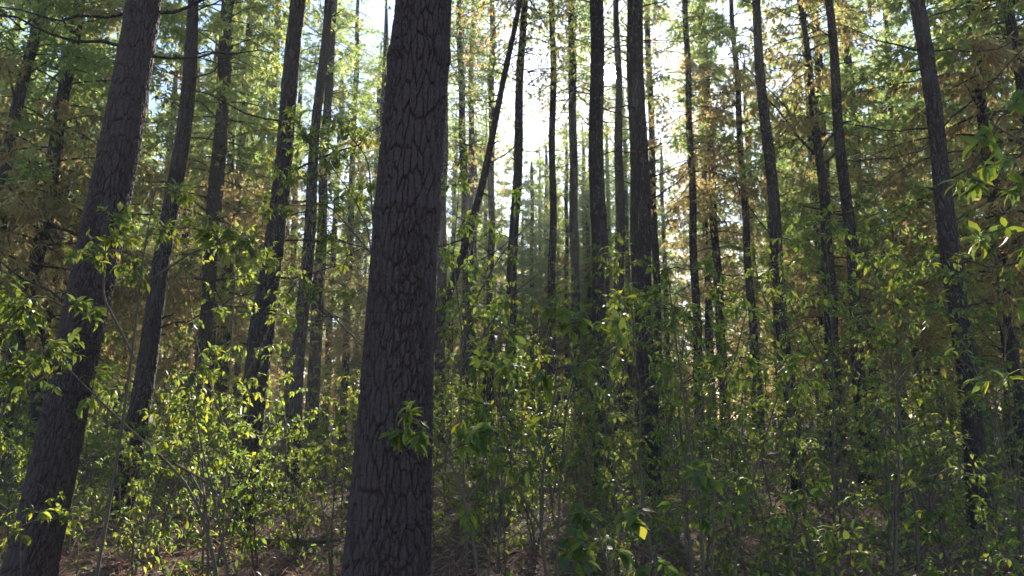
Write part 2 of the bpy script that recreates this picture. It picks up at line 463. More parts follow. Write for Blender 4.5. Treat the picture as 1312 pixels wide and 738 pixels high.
# (label, D, centre-line pixels, (row, width) pixels, detail, crown, node rows)
PINES = [
 ("thick leaning pine trunk at the left edge with a sunlit strip down its right side", 6.6,
  [(187, 0), (158, 160), (138, 260), (107, 450), (70, 600), (35, 738)], [(0, 45), (190, 53), (369, 59), (500, 57), (600, 61), (738, 66)], 3, "high", (25, 195)),
 ("thickest pine trunk, deeply fissured dark bark, standing nearest the camera", 4.1,
  [(541, 0), (533, 180), (516, 370), (507, 500), (494, 738)], [(0, 72), (60, 77), (200, 81), (370, 86), (500, 93), (600, 101), (738, 114)], 4, "high", (62, 262)),
 ("dark pine trunk just right of the thick leaning trunk, forked twigs near its top", 11.6,
  [(252, 0), (238, 90), (215, 300), (195, 430), (152, 650)], [(0, 14), (90, 19), (200, 21), (400, 24), (600, 31)], 2, "high", (80,)),
 ("curving pine trunk between the leaning trunk and the nearest trunk, leaves across its middle", 10.2,
  [(382, 0), (372, 120), (350, 320), (335, 440), (322, 560), (312, 670)], [(0, 19), (200, 22), (340, 27), (420, 35), (500, 31), (600, 28)], 2, "high", (320,)),
 ("slim pine trunk behind the sunny leaves left of the nearest trunk", 16,
  [(421, 0), (408, 130), (390, 380), (376, 560)], [(0, 10), (200, 13), (420, 18), (560, 17)], 1, "high", ()),
 ("middle one of three leaning dark pines in the brown thicket at far left", 17,
  [(101, 0), (72, 190), (40, 360)], [(0, 14), (200, 18), (360, 20)], 1, "full", ()),
 ("outermost of three leaning dark pines, cut by the left edge", 16,
  [(44, 40), (20, 160), (0, 280)], [(0, 14), (200, 17), (360, 20)], 1, "full", ()),
 ("thinnest of three leaning dark pines, nearest the thick leaning trunk", 25,
  [(113, 60), (92, 200), (64, 365)], [(60, 9), (360, 12)], 1, "low", ()),
 ("pale thin far pine trunk just right of the nearest trunk's upper half", 31,
  [(590, 80), (595, 250), (598, 480)], [(80, 8), (480, 11)], 1, "bare", ()),
 ("thin pine leaning hard to the right, meeting a straight trunk at the top", 14,
  [(665, 0), (650, 90), (627, 190), (603, 290), (566, 410)], [(0, 6), (200, 9), (400, 10)], 1, "none", ()),
 ("straight slim pine trunk whose top meets the leaning thin one", 19,
  [(671, 0), (667, 120), (660, 260), (653, 450)], [(0, 8), (250, 12), (450, 14)], 1, "bare", ()),
 ("straight thin pine trunk alone before the bright white sky gap", 23,
  [(708, 0), (708, 250), (707, 450)], [(0, 7), (250, 9), (450, 11)], 1, "tall", ()),
 ("dark pine trunk that half covers the sun", 15,
  [(764, 0), (765, 200), (768, 350), (773, 610)], [(0, 17), (200, 19), (350, 22), (550, 24)], 2, "high", ()),
 ("thin pine trunk below the sun between two darker trunks", 25,
  [(792, 110), (794, 250), (793, 400), (790, 580)], [(110, 9), (250, 12), (500, 14)], 1, "bare", ()),
 ("dark knotty pine trunk, front one of the touching pair right of the sun", 14.2,
  [(817, 0), (822, 200), (826, 320), (838, 630)], [(0, 11), (100, 15), (240, 16), (350, 17), (600, 19)], 2, "high", ()),
 ("slimmer trunk, rear one of the touching pair right of the sun", 18,
  [(807, 0), (811, 200), (818, 400)], [(0, 8), (200, 10), (400, 11)], 1, "bare", ()),
 ("thin greenish pine trunk with dense dark foliage on its right", 27,
  [(878, 0), (885, 200), (893, 430)], [(0, 7), (200, 9), (430, 11)], 1, "mid", ()),
 ("very thin pale pine stem beside the thin greenish trunk", 35,
  [(899, 110), (907, 400)], [(110, 6), (400, 8)], 1, "mid", ()),
 ("rusty thin pine trunk in the shaded stand, dark foliage on its right", 27,
  [(943, 90), (952, 230), (964, 420)], [(90, 7), (420, 11)], 1, "mid", ()),
 ("dark bent pine trunk between two tall thickets of leaves at right", 14.6,
  [(968, 0), (985, 200), (1003, 420), (1019, 570)], [(0, 10), (200, 14), (420, 17), (560, 19)], 2, "high", ()),
 ("dark pine trunk rising through the tallest leafy sapling at right", 15.2,
  [(1061, 0), (1078, 200), (1096, 380), (1106, 560)], [(0, 10), (200, 14), (400, 17), (560, 19)], 2, "high", ()),
 ("crooked forked pine with spreading dead limbs behind the shaded trunks", 22,
  [(1030, 40), (1045, 170), (1056, 260), (1062, 420)], [(40, 7), (170, 11), (420, 13)], 1, "mid", ()),
 ("thickest dark pine trunk on the right, long bare branch at its top", 10.8,
  [(1177, 0), (1203, 200), (1228, 400), (1251, 620)], [(0, 20), (200, 23), (330, 28), (600, 29)], 2, "high", (58,)),
 ("dark pine trunk just right of the thickest right-hand trunk", 15.5,
  [(1243, 0), (1262, 180), (1282, 330), (1300, 480)], [(0, 12), (180, 15), (400, 18)], 1, "full", ()),
 ("pine trunk glimpsed behind the two right-hand dark trunks", 21,
  [(1260, 0), (1272, 130), (1290, 400)], [(0, 11), (130, 13), (400, 15)], 1, "full", ()),
 ("shaded pine trunk at the right edge behind the large hanging leaves", 14,
  [(1290, 0), (1310, 110), (1340, 400)], [(0, 13), (110, 16), (400, 20)], 1, "full", ()),
 ("thin pine stem in the dappled gap left of the thickest right-hand trunk", 30,
  [(1138, 60), (1150, 400)], [(60, 5), (400, 8)], 1, "full", ()),
]
SHORT = []                       # (pixel column at the horizon, short description) for labels of plants
BARECROWN = [crown_mesh("needled_crown", 0, 13, 2.2, 400 + i, .3, .95, (.17, .034), 7) for i in range(2)]
for i, (label, D, cl, wd, det, crown, nodes) in enumerate(PINES):
    H = 24 + random.uniform(-2, 3) if crown != "none" else 13
    pa = Path(D, cl, wd, H, nodes, 50 + i)
    x0 = float(pa.cx(0))
    root = thing("pine_tree", label, "tree", (x0, D, float(ground_z(x0, D))))
    if det == 4: me = trunk_mesh("trunk", pa, 290, .0062, 5.4, (.024, .085), .019, BARK)
    elif det == 3: me = trunk_mesh("trunk", pa, 220, .009, 6.6, (.025, .09), .02, BARK)
    elif det == 2: me = trunk_mesh("trunk", pa, 64, .03, 11, (.05, .2), .014, BARK_FAR)
    else: me = trunk_mesh("trunk", pa, 24, .09, 14, (.08, .3), .012, BARK_FAR)
    link("trunk", me, root)
    SHORT.append((project((float(pa.cx(1.6)), D, 1.6))[0], D, label))
    cz = {"high": 12.5, "full": 4.5, "low": 7.0, "none": 8, "bare": 13, "tall": 15.8, "mid": 9.5}[crown]
    cm = {"high": HIGH, "full": FULL, "low": THIN, "none": BARECROWN, "mid": LOWD, "tall": BARECROWN, "bare": BARECROWN}[crown]
    cm = cm[i % len(cm)]
    c = link("crown", cm, root, (float(pa.cx(cz + 3)) - x0, 0, cz), random.uniform(0, 6.28), 1 if crown != "none" else .5)
    if det < 3:                                         # snapped stubs
        for b in range(6):
            dead_branch(root, pa, random.uniform(1.8, 2 + .55 * D), random.choice([0, math.pi]) + random.uniform(-.8, .8), random.uniform(.08, .4), random.uniform(-.2, .5), 5000 + i * 20 + b, r0=.02, fork=False)
    # bare dead limbs under the crown
    nb = {4: 0, 3: 2, 2: 6, 1: 5}[det]
    for b in range(nb):
        z = random.uniform(2.5, min(cz, 1.6 + .6 * D))
        dead_branch(root, pa, z, random.choice([0, math.pi]) + random.uniform(-.9, .9), random.uniform(.7, 2.2), random.uniform(-.1, .6), 900 + i * 20 + b, r0=.016)
    if i == 0:
        z = at(0, 15, D)[0][2]
        dead_branch(root, pa, z - .05, .1, .9, .45, 7001, r0=.018)
        z = at(0, 40, D)[0][2]
        dead_branch(root, pa, z - .3, .2, 1.1, -.02, 7002, r0=.014)
        dead_branch(root, pa, at(0, 395, D)[0][2], 3.0, 1.0, .5, 7003, r0=.012)
    if i == 22:
        dead_branch(root, pa, at(0, 62, D)[0][2], .15, 2.2, 0, 7004, r0=.014)
        dead_branch(root, pa, at(0, 60, D)[0][2], 2.8, 1.1, .45, 7005, r0=.016)
        dead_branch(root, pa, at(0, 330, D)[0][2], .2, 1.5, .12, 7006, r0=.014)
    if i == 21:
        for a_, L_, u_ in ((.2, 2.2, 1.3), (3.0, 2.4, 1.1), (.4, 1.4, .9), (2.8, 1.6, 1.6)):
            dead_branch(root, pa, at(0, 190, D)[0][2] + random.uniform(-.6, .4), a_, L_, u_, random.randint(0, 9999), r0=.05)

# far stand: one of each kind first, copies after
FARP = []
for k, (cm, cz, H) in enumerate([(FULL[0], 3.2, 23), (FULL[1], 2.6, 22), (FULL[2], 3.6, 24), (LOWD[0], 6, 22), (FULL[3], 2.2, 21), (LOWD[1], 4.5, 21), (FULL[4], 3.0, 23), (LOWD[2], 3.5, 20), (THIN[0], 6, 23), (THIN[1], 4.5, 22), (BARECROWN[0], 14, 25), (BARECROWN[1], 15.5, 26)]):
    pa = Path(30, [(656, 0), (656 + rng.uniform(-8, 8), 480)], [(0, 8), (480, 11)], H, (), 700 + k)
    tm = trunk_mesh("trunk", pa, 14, .25, 16, (.09, .35), .012, BARK_FAR)
    root = thing("pine_tree", "", "tree", (0, 0, 0))
    link("trunk", tm, root)
    link("crown", cm, root, (float(pa.cx(cz + 5)) - float(pa.cx(0)), 0, cz))
    FARP.append(root)
far_pos = []
used_first = set()
def zone(px):
    if px < 430: return ("slim dark pine in the crowded brown thicket behind the sunny left understorey", "pines of the brown thicket at the left")
    if px < 930: return ("thin hazy far pine in the glowing backlit stand around the sun", "far pines of the backlit stand round the sun")
    return ("dim far pine in the dense shaded stand behind the right-hand trunks", "far pines of the shaded stand at the right")
tries = 0
SET = [(600, 35, 10, 1), (628, 33, 11, 1), (738, 35, 11, 1), (742, 47, 11, 1), (800, 44, 10, 1), (846, 33, 11, 1), (930, 30, 3, 1), (560, 42, 10, 1), (440, 36, 11, 1), (455, 52, 3, 1),
       (575, 55, 0, 1.1), (602, 58, 1, 1.12), (622, 53, 2, 1.05), (660, 58, 1, 1.1), (682, 60, 7, 1.12), (706, 63, 3, 1.1), (726, 58, 0, 1.1), (742, 62, 9, 1.12), (754, 57, 8, 1.1), (786, 58, 9, 1.14), (806, 62, 4, 1.1), (828, 56, 8, 1.15), (858, 59, 1, 1.1),
       (772, 50, 8, 1.1), (764, 66, 3, 1.2), (700, 66, 4, 1.25), (694, 72, 2, 1.2), (712, 78, 1, 1.2),
       (670, 66, 1, .9), (716, 64, 3, .9), (640, 68, 0, .9), (760, 62, 2, .95), (815, 64, 6, .95), (690, 74, 4, .95), (735, 80, 6, 1), (590, 62, 6, .95), (610, 78, 2, 1), (660, 88, 0, 1), (784, 70, 4, 1), (845, 66, 1, 1)]
named = [(float(at(p[2][-1][0], p[2][-1][1], p[1])[0][0]), p[1]) for p in PINES]
while len(far_pos) < 220 and tries < 12000:
    tries += 1
    nfar = 128
    y = rng.uniform(53, 94) if len(far_pos) < nfar else 20 + 32 * rng.random() ** .9
    half = .78 * y + 4
    x = rng.uniform(-half, half)
    setp = None
    if len(far_pos) < len(SET):                         # trees whose crowns stand out in the gap of sky
        setp = SET[len(far_pos)]
        x, y = float(at(setp[0], 525, setp[1])[0][0]), setp[1]
    px = project((x, y, 1.6))[0]
    if setp: pass
    elif any((x - a) ** 2 + (y - b) ** 2 < 2.5 ** 2 for a, b in far_pos + named): continue
    k = int(rng.integers(0, 8))
    lane = x - .137 * (y - 9)                           # plants at this x, 9 m away, get their sun past here
    if setp: k = setp[2]
    elif y < 52:
        if lane < -8 and rng.random() < .45: continue
        if abs(x - y * math.tan(SUN_AZ)) < 1.3: continue
        if -8 < lane < 5.5:                             # sunlit lanes: few tall bare trunks with high crowns
            if y > 36 or y < 27 or len([1 for a, b in far_pos if b < 52 and -8 < a - .137 * (b - 9) < 5.5]) > 12: continue
            k = 10 + int(rng.integers(0, 2))
        elif rng.random() < .4: k = 8 + int(rng.integers(0, 2))
    far_pos.append((x, y))
    lab, grp = zone(px)
    loc = (x, y, float(ground_z(x, y))); rz = rng.uniform(0, 6.28); s = rng.uniform(.85, 1.15)
    if setp: s = setp[3]
    elif k >= 10: s = rng.uniform(.97, 1.08)
    if k not in used_first:
        used_first.add(k); r = FARP[k]
        r.location = loc; r.rotation_euler = (0, 0, rz); r.scale = (s, s, s); r['label'] = lab; r['group'] = grp
    else:
        dup(FARP[k], "pine_tree", lab, "tree", loc, rz, s, grp)

for k, r in enumerate(FARP):
    if k not in used_first:
        for c in list(r.children): bpy.data.objects.remove(c)
        bpy.data.objects.remove(r)

# the wood goes on beyond the trees one can tell apart
g = np.random.default_rng(5)
n = 60000
ang = g.uniform(-.85, .85, n); dd = g.uniform(92, 118, n)
P = np.stack([np.sin(ang) * dd, np.cos(ang) * dd, 24 * g.random(n) ** 1.5], -1)
blob = np.sin(ang * 60 + P[:, 2] * .5) + np.sin(ang * 143 - P[:, 2] * .9) + np.sin(P[:, 2] * 2.1 + ang * 31)
P = P[(blob > -.9)]
A = norm(g.normal(size=P.shape))
v, f = tufts(P, A, .75, .26, 5, g, .3)
o = link("far_woods", mk_mesh("far_woods", v, f, [DEADNEEDLE])); o['kind'] = 'stuff'; o['label'] = 'brown green mass of the wood beyond the last trunks one can tell apart'

# ------------------------------------------------------------------ broad-leaved saplings
LT = np.array([[0, 0, 0], [.3, -.40, .07], [.3, 0, 0], [.3, .40, .07], [.66, -.36, .02], [.66, 0, -.05], [.66, .36, .02], [1, 0, -.2]])
LFACE = np.array([[0, 2, 1], [0, 3, 2], [1, 2, 5], [1, 5, 4], [2, 3, 6], [2, 6, 5], [4, 5, 7], [5, 6, 7]])
def leaves(P, d, L, W, g):
    n = len(P)
    d = norm(d)
    side = norm(np.cross(d, np.array([0, 0, 1.]) + g.normal(size=(n, 3)) * .35))
    nr = np.cross(side, d)
    l = L * g.uniform(.55, 1.2, n); w = W * g.uniform(.7, 1.15, n) * l / L
    cur = g.uniform(.3, 1.6, n)
    v = (P[:, None] + d[:, None] * (LT[None, :, 0:1] * l[:, None, None]) + side[:, None] * (LT[None, :, 1:2] * w[:, None, None])
         + nr[:, None] * (LT[None, :, 2:3] * (l * cur)[:, None, None]))
    f = (np.arange(n)[:, None, None] * 8 + LFACE[None]).reshape(-1, 3)
    return v.reshape(-1, 3), f

def spray(acc_w, acc_l, a, b, r0, nleaf, L, W, g, sag=.1):
    """a twig from a to b with leaves along its outer part and a drooping rosette at its end"""
    t = np.linspace(0, 1, 6)
    a = np.asarray(a, float); b = np.asarray(b, float); ln = np.linalg.norm(b - a)
    pts = a + (b - a) * t[:, None] + np.array([0, 0, 1]) * (sag * ln * np.sin(t * np.pi))[:, None] + g.normal(size=(6, 3)) * .02 * ln * (t * (1 - t) * 4)[:, None]
    acc_w.tube(pts, np.linspace(r0, .0018, 6), 4)
    tt = 1 - g.random(nleaf) ** 1.5 * .75
    P = np.stack([np.interp(tt, t, pts[:, k]) for k in range(3)], -1)
    ax = norm(b - a + 1e-6)
    d = ax * .5 + g.normal(size=(nleaf, 3)) * .6
    d[:, 2] -= g.uniform(.1, .9, nleaf)
    v, f = leaves(P, d, L, W, g)
    acc_l.add(v, f)
    return pts

def make_sapling(seed, H, nb, spread, L, W, nleaf, low=.25, stems=1):
    g = np.random.default_rng(seed)
    aw, al = Acc(), Acc()
    for s in range(stems):
        n = 12; t = np.linspace(0, 1, n)
        hs = H * (1 if s == 0 else g.uniform(.6, .95))
        az = g.uniform(0, 6.28); ln = g.uniform(.05, .22) if stems == 1 else g.uniform(.15, .4)
        bend = np.stack([np.cos(az) * ln * hs * t ** 1.4, np.sin(az) * ln * hs * t ** 1.4, hs * t], -1)
        w = np.cumsum(g.normal(size=(n, 3)) * np.array([.018, .018, 0]) * hs / 2, 0)
        st = bend + w - w[0]
        st[0, 2] = -.05
        aw.tube(st, np.linspace(.007 + .004 * hs, .003, n), 5)
        k = nb // stems
        for b in range(k):
            f = low + (1 - low) * (b + g.random()) / k
            p0 = np.array([np.interp(f, t, st[:, q]) for q in range(3)])
            az2 = b * 2.4 + g.normal() * .4
            l = spread * hs * (1.05 - .7 * f) * g.uniform(.6, 1.3)
            up = g.uniform(.1, .8)
            d = norm(np.array([math.cos(az2), math.sin(az2), up]))
            p1 = p0 + d * l
            pts = spray(aw, al, p0, p1, .004 + .001 * hs, int(nleaf * .6), L, W, g, .08)
            for q in range(g.integers(1, 4)):
                i = g.integers(2, 5)
                d2 = norm(d + g.normal(size=3) * .7)
                spray(aw, al, pts[i], pts[i] + d2 * l * g.uniform(.3, .6), .003, int(nleaf * g.uniform(.3, .7)), L, W, g)
        spray(aw, al, st[-2], st[-1] + norm(st[-1] - st[-2]) * .12, .003, nleaf, L, W, g)
    return aw.mesh("stem", [TWIG]), al.mesh("foliage", [LEAF], True)

def hero(name, label, D, stems, clusters, L=.074, W=.040, seed=0, cat="sapling", r0=.012, jit=.25, per=1.8):
    """a plant seen well: stems as pixel polylines, leaf sprays as (px, py, radius px, count)"""
    g = np.random.default_rng(seed)
    b = at(*stems[0][0], D)[0]
    base = np.array([b[0], D, float(ground_z(b[0], D))])
    aw, al = Acc(), Acc()
    allp = []
    for si, s in enumerate(stems):
        P = np.array([at(x, y, D)[0] for x, y in s])
        if len(P) == 2: P = np.insert(P, 1, P.mean(0) + g.normal(size=3) * .02, 0)
        tt = np.linspace(0, 1, len(P)); t = np.linspace(0, 1, 14)
        Q = np.stack([np.interp(t, tt, P[:, k]) for k in range(3)], -1)
        Q[1:-1] = (Q[:-2] + Q[1:-1] * 2 + Q[2:]) / 4
        Q[:, 1] += np.sin(t * 2 + si * 2.1) * jit * .6 * t * (1 if si % 2 else -1)
        rr = r0 * (1 if si == 0 else .75)
        if si == 0 and Q[0, 2] < .6: Q[0, 2] = base[2] - .05
        aw.tube(Q - base, np.linspace(rr, .003, 14), 6)
        allp.append(Q)
    A = np.concatenate(allp)
    for cx, cy_, r, n in clusters:
        c = at(cx, cy_, D)[0]; R = r / F * D * 1.3
        c[1] += g.uniform(-jit, jit)
        dd = np.linalg.norm(A - c, axis=1) + np.where(A[:, 2] > c[2] + .1, .3, 0)
        root = A[np.argmin(dd)]
        k = max(2, int(round(n * per / 9)))
        hub = root * .45 + c * .55
        aw.tube(np.array([root, root * .6 + hub * .4 + [0, 0, .02], hub]) - base, np.linspace(.005, .003, 3), 4)
        for q in range(k):
            e = c + norm(g.normal(size=3)) * R * g.uniform(.4, 1) * np.array([1, 1, .8])
            spray(aw, al, hub - base, e - base, .003, 9, L, W, g, .12)
    r = thing(name, label, cat, base)
    link("stem", aw.mesh("stem", [TWIG]), r)
    link("foliage", al.mesh("foliage", [LEAF]), r)
    return r

hero("sapling", "tall bent sapling with bright leaves crossing in front of the leaning trunk", 4.6,
     [[(112, 800), (150, 600), (178, 440), (192, 350), (212, 250)], [(172, 460), (130, 380), (150, 290)], [(190, 360), (240, 320), (310, 300)]],
     [(150, 275, 26, 26), (135, 330, 30, 34), (160, 310, 22, 20), (218, 235, 24, 26), (225, 300, 26, 26), (275, 305, 30, 36), (320, 320, 24, 30), (180, 350, 25, 22), (255, 290, 26, 22)], seed=1, per=2.8, L=.062, W=.034)
hero("sapling", "yellow-leaved sapling cut by the left edge before the leaning trunk", 4.2,
     [[(-60, 830), (-35, 600), (10, 430), (60, 385)], [(-30, 600), (20, 480), (75, 450)]],
     [(25, 390, 34, 40), (10, 430, 34, 34), (55, 405, 34, 34), (85, 395, 26, 20), (20, 480, 34, 44), (60, 455, 30, 40), (90, 460, 24, 26), (0, 470, 24, 22), (40, 430, 24, 20)], seed=2, per=2.8, L=.06, W=.034)
hero("sapling", "sparse forked sapling with one limb slanting up across the leaning trunk", 5.0,
     [[(285, 800), (272, 690), (240, 610), (180, 555), (125, 498), (80, 450)], [(298, 780), (275, 650), (262, 580), (250, 480)], [(225, 595), (280, 640)]],
     [(125, 480, 24, 18), (90, 440, 24, 20), (205, 585, 12, 6), (250, 470, 26, 20), (200, 560, 26, 16), (150, 510, 26, 16)], seed=3, r0=.013)
hero("shrub", "light green cone-shaped shrub standing in the sunny patch left of the curving trunk", 7.2,
     [[(262, 690), (262, 600), (258, 520), (262, 440)], [(262, 640), (215, 560), (200, 490)], [(262, 620), (310, 560), (320, 500)]],
     [(262, 450, 20, 30), (262, 490, 28, 44), (245, 530, 36, 50), (285, 520, 34, 44), (210, 490, 30, 44), (205, 540, 34, 44), (310, 500, 26, 30), (305, 550, 30, 34), (250, 580, 36, 44), (190, 600, 26, 26), (170, 570, 22, 18)], L=.075, seed=4)
hero("sapling", "tall leafy sapling rising behind the left side of the nearest trunk", 5.8,
     [[(470, 720), (486, 540), (478, 400), (480, 300), (440, 230), (400, 190)], [(480, 330), (420, 260), (370, 270)], [(479, 300), (470, 200), (430, 150)], [(482, 460), (420, 400), (380, 370)]],
     [(430, 150, 30, 28), (400, 190, 34, 36), (375, 150, 18, 14), (440, 210, 34, 36), (375, 230, 34, 36), (420, 250, 30, 30), (455, 240, 26, 26), (360, 280, 30, 30), (400, 300, 30, 26), (345, 330, 26, 22),
      (430, 330, 26, 20), (445, 380, 26, 18), (400, 380, 26, 18), (370, 390, 22, 16), (350, 415, 18, 14), (465, 175, 22, 18)], seed=5, per=3.4, L=.058, W=.032)
hero("sapling", "leafy sapling reaching up along the right side of the nearest trunk", 6.2,
     [[(600, 700), (590, 540), (592, 420), (640, 330), (680, 290)], [(592, 430), (580, 330), (590, 240)], [(592, 470), (650, 380), (690, 350)]],
     [(590, 200, 16, 14), (585, 245, 24, 26), (600, 290, 28, 28), (580, 330, 24, 26), (610, 340, 26, 24), (575, 380, 22, 22), (630, 300, 22, 16), (600, 410, 30, 26), (660, 330, 20, 10), (640, 400, 30, 24), (680, 430, 30, 24)], seed=6, per=2.8, L=.062, W=.034)
hero("sapling", "many-stemmed dark sapling in the open middle below the sun", 4.6,
     [[(708, 800), (690, 660), (700, 560), (715, 480), (690, 400)], [(700, 690), (660, 620), (640, 520)], [(712, 760), (718, 620), (728, 500), (760, 440), (800, 420)], [(718, 610), (740, 540), (730, 420)]],
     [(690, 470, 36, 26), (640, 470, 36, 24), (615, 530, 40, 30), (660, 560, 36, 18), (730, 420, 34, 24), (790, 420, 36, 26), (760, 480, 34, 18), (700, 400, 26, 16), (640, 600, 30, 14), (610, 580, 26, 16), (680, 600, 16, 6), (720, 590, 12, 5)],
     L=.09, W=.05, seed=7, r0=.013)
hero("sapling", "slim single-stemmed sapling just left of the many-stemmed dark one", 5.0,
     [[(622, 800), (632, 640), (645, 520), (655, 390)]], [(655, 395, 28, 20), (620, 440, 30, 22), (670, 450, 26, 14), (600, 480, 28, 16), (650, 500, 28, 12), (660, 250, 4, 2)], seed=8, r0=.009)
hero("sapling", "thin upright sapling with bluish leaves before the touching pair of trunks", 5.2,
     [[(905, 790), (895, 640), (875, 520), (860, 430), (850, 350)], [(880, 550), (940, 470), (950, 400)]],
     [(850, 350, 26, 20), (830, 400, 34, 26), (875, 400, 34, 26), (905, 440, 34, 28), (945, 400, 32, 26), (860, 470, 32, 22), (915, 500, 32, 24), (960, 460, 32, 26), (900, 350, 26, 16)], seed=9)
hero("sapling", "slanting sapling topped by yellow leaves left of the bent trunk", 5.2,
     [[(930, 800), (948, 680), (968, 590), (985, 520), (1000, 470)], [(965, 600), (1010, 540)]],
     [(1000, 475, 32, 34), (970, 490, 30, 26), (1025, 500, 30, 24), (940, 540, 28, 20), (990, 560, 30, 18), (920, 560, 16, 8)], seed=10, r0=.009)
hero("sapling", "tallest leafy sapling of the right-hand thicket, green domed tufts on thin stems", 7.0,
     [[(1072, 740), (1066, 600), (1062, 450), (1050, 300)], [(1066, 560), (1110, 420), (1130, 350)], [(1066, 590), (1180, 460), (1210, 360)], [(1062, 480), (1010, 380), (1005, 310)]],
     [(1050, 285, 26, 34), (1015, 300, 26, 36), (1000, 330, 24, 30), (1035, 330, 30, 40), (1080, 310, 30, 36), (1110, 340, 28, 36), (1145, 330, 30, 44), (1170, 355, 30, 44), (1130, 365, 30, 36), (1205, 360, 30, 30), (1180, 400, 28, 26),
      (1060, 380, 34, 36), (1015, 390, 30, 30), (1090, 400, 34, 30), (1040, 440, 36, 34), (1120, 430, 30, 24)], L=.08, seed=11)
hero("sapling", "sapling at the right edge with large hanging yellow-edged leaves", 3.3,
     [[(1430, 900), (1420, 600), (1390, 330), (1340, 180)], [(1400, 400), (1330, 330), (1270, 345), (1200, 325)], [(1395, 340), (1320, 250), (1240, 225)], [(1385, 310), (1320, 180), (1280, 150)], [(1420, 560), (1330, 480), (1290, 500)]],
     [(1300, 135, 30, 12), (1285, 170, 26, 10), (1305, 200, 26, 10), (1245, 222, 22, 10), (1270, 225, 18, 7), (1300, 250, 22, 8), (1290, 290, 24, 12), (1265, 305, 18, 8), (1310, 320, 20, 6), (1305, 400, 24, 9), (1300, 490, 24, 9)], L=.085, W=.044, seed=12, jit=.12)
hero("sapling", "low sapling pushing one leafy sprig across the front of the nearest trunk", 3.55,
     [[(640, 950), (612, 720), (590, 610), (555, 560), (525, 530)], [(600, 640), (640, 560)]],
     [(515, 540, 22, 22), (535, 555, 20, 14), (505, 565, 14, 9), (600, 560, 34, 18), (640, 555, 30, 14), (590, 650, 20, 8)], L=.085, W=.042, seed=13, r0=.009, jit=.1)
hero("seedling", "low bright seedling with big soft leaves at the bottom, right of the many-stemmed sapling", 3.6,
     [[(790, 900), (785, 760), (765, 690)], [(787, 790), (830, 720)]],
     [(765, 665, 36, 18), (740, 690, 36, 20), (800, 650, 30, 14), (825, 705, 22, 9), (780, 700, 36, 18), (720, 725, 30, 14), (850, 735, 24, 8)], L=.085, W=.05, seed=14, r0=.007)
hero("seedling", "pale green seedling with star-like drooping leaf rosette in the shaded right half", 4.0,
     [[(915, 850), (908, 720), (905, 620)]], [(905, 610, 30, 28), (930, 650, 26, 12), (885, 660, 26, 12)], L=.09, W=.045, seed=15, r0=.007)
hero("seedling", "yellow-green seedling on the leaf litter left of the nearest trunk's foot", 6.0,
     [[(215, 770), (212, 720), (208, 680)]], [(208, 680, 18, 20), (190, 690, 16, 14), (225, 690, 16, 14), (205, 655, 12, 8)], L=.07, seed=16, r0=.006)
hero("seedling", "dark drooping seedling against the foot of the leaning trunk", 5.2,
     [[(30, 830), (35, 730), (45, 660)]], [(45, 655, 24, 26), (25, 680, 24, 18), (70, 665, 18, 14)], L=.075, seed=17, r0=.006)
hero("seedling", "small seedling with leaves at the lower right edge of the picture", 4.2,
     [[(1085, 860), (1080, 740), (1075, 690)]], [(1080, 695, 26, 22), (1060, 670, 24, 14), (1105, 720, 20, 10)], L=.085, seed=18, r0=.006)

hero("sapling", "airy tall sapling hanging its leaves before the middle of the curving trunk", 8.0,
     [[(285, 705), (292, 540), (302, 420), (310, 310)], [(295, 520), (345, 420), (365, 350)], [(292, 560), (245, 430), (235, 340)]],
     [(310, 300, 24, 26), (275, 310, 26, 28), (335, 330, 28, 30), (300, 355, 28, 28), (350, 400, 26, 26), (270, 395, 26, 26), (240, 335, 24, 26), (365, 345, 24, 24), (320, 400, 24, 22), (250, 420, 24, 22), (345, 450, 24, 20), (300, 450, 24, 20)], L=.066, W=.036, seed=21, r0=.011, per=2.2)
hero("sapling", "airy sapling spreading soft leaves around the foot of the thin leaning pine", 7.6,
     [[(648, 715), (640, 560), (632, 450), (622, 350)], [(640, 540), (680, 440), (700, 390)], [(642, 580), (600, 470), (585, 420)]],
     [(620, 345, 24, 26), (600, 385, 26, 28), (645, 375, 26, 28), (575, 425, 26, 26), (625, 425, 28, 28), (665, 415, 26, 26), (700, 390, 26, 28), (695, 440, 26, 24), (600, 470, 28, 26), (655, 470, 28, 24), (725, 430, 22, 18)], L=.066, W=.036, seed=22, r0=.011, per=2.2)
hero("sapling", "sapling with hanging leaves veiling the trunk that half covers the sun", 7.8,
     [[(792, 710), (786, 560), (778, 440), (770, 330)], [(784, 540), (745, 430), (730, 370)], [(784, 520), (820, 430), (835, 380)]],
     [(768, 320, 22, 22), (745, 350, 24, 24), (790, 350, 24, 24), (770, 390, 26, 26), (730, 400, 24, 22), (815, 400, 26, 26), (835, 370, 24, 24), (790, 430, 26, 24), (745, 450, 26, 22), (825, 450, 24, 20)], L=.066, W=.036, seed=23, r0=.011, per=2.0)

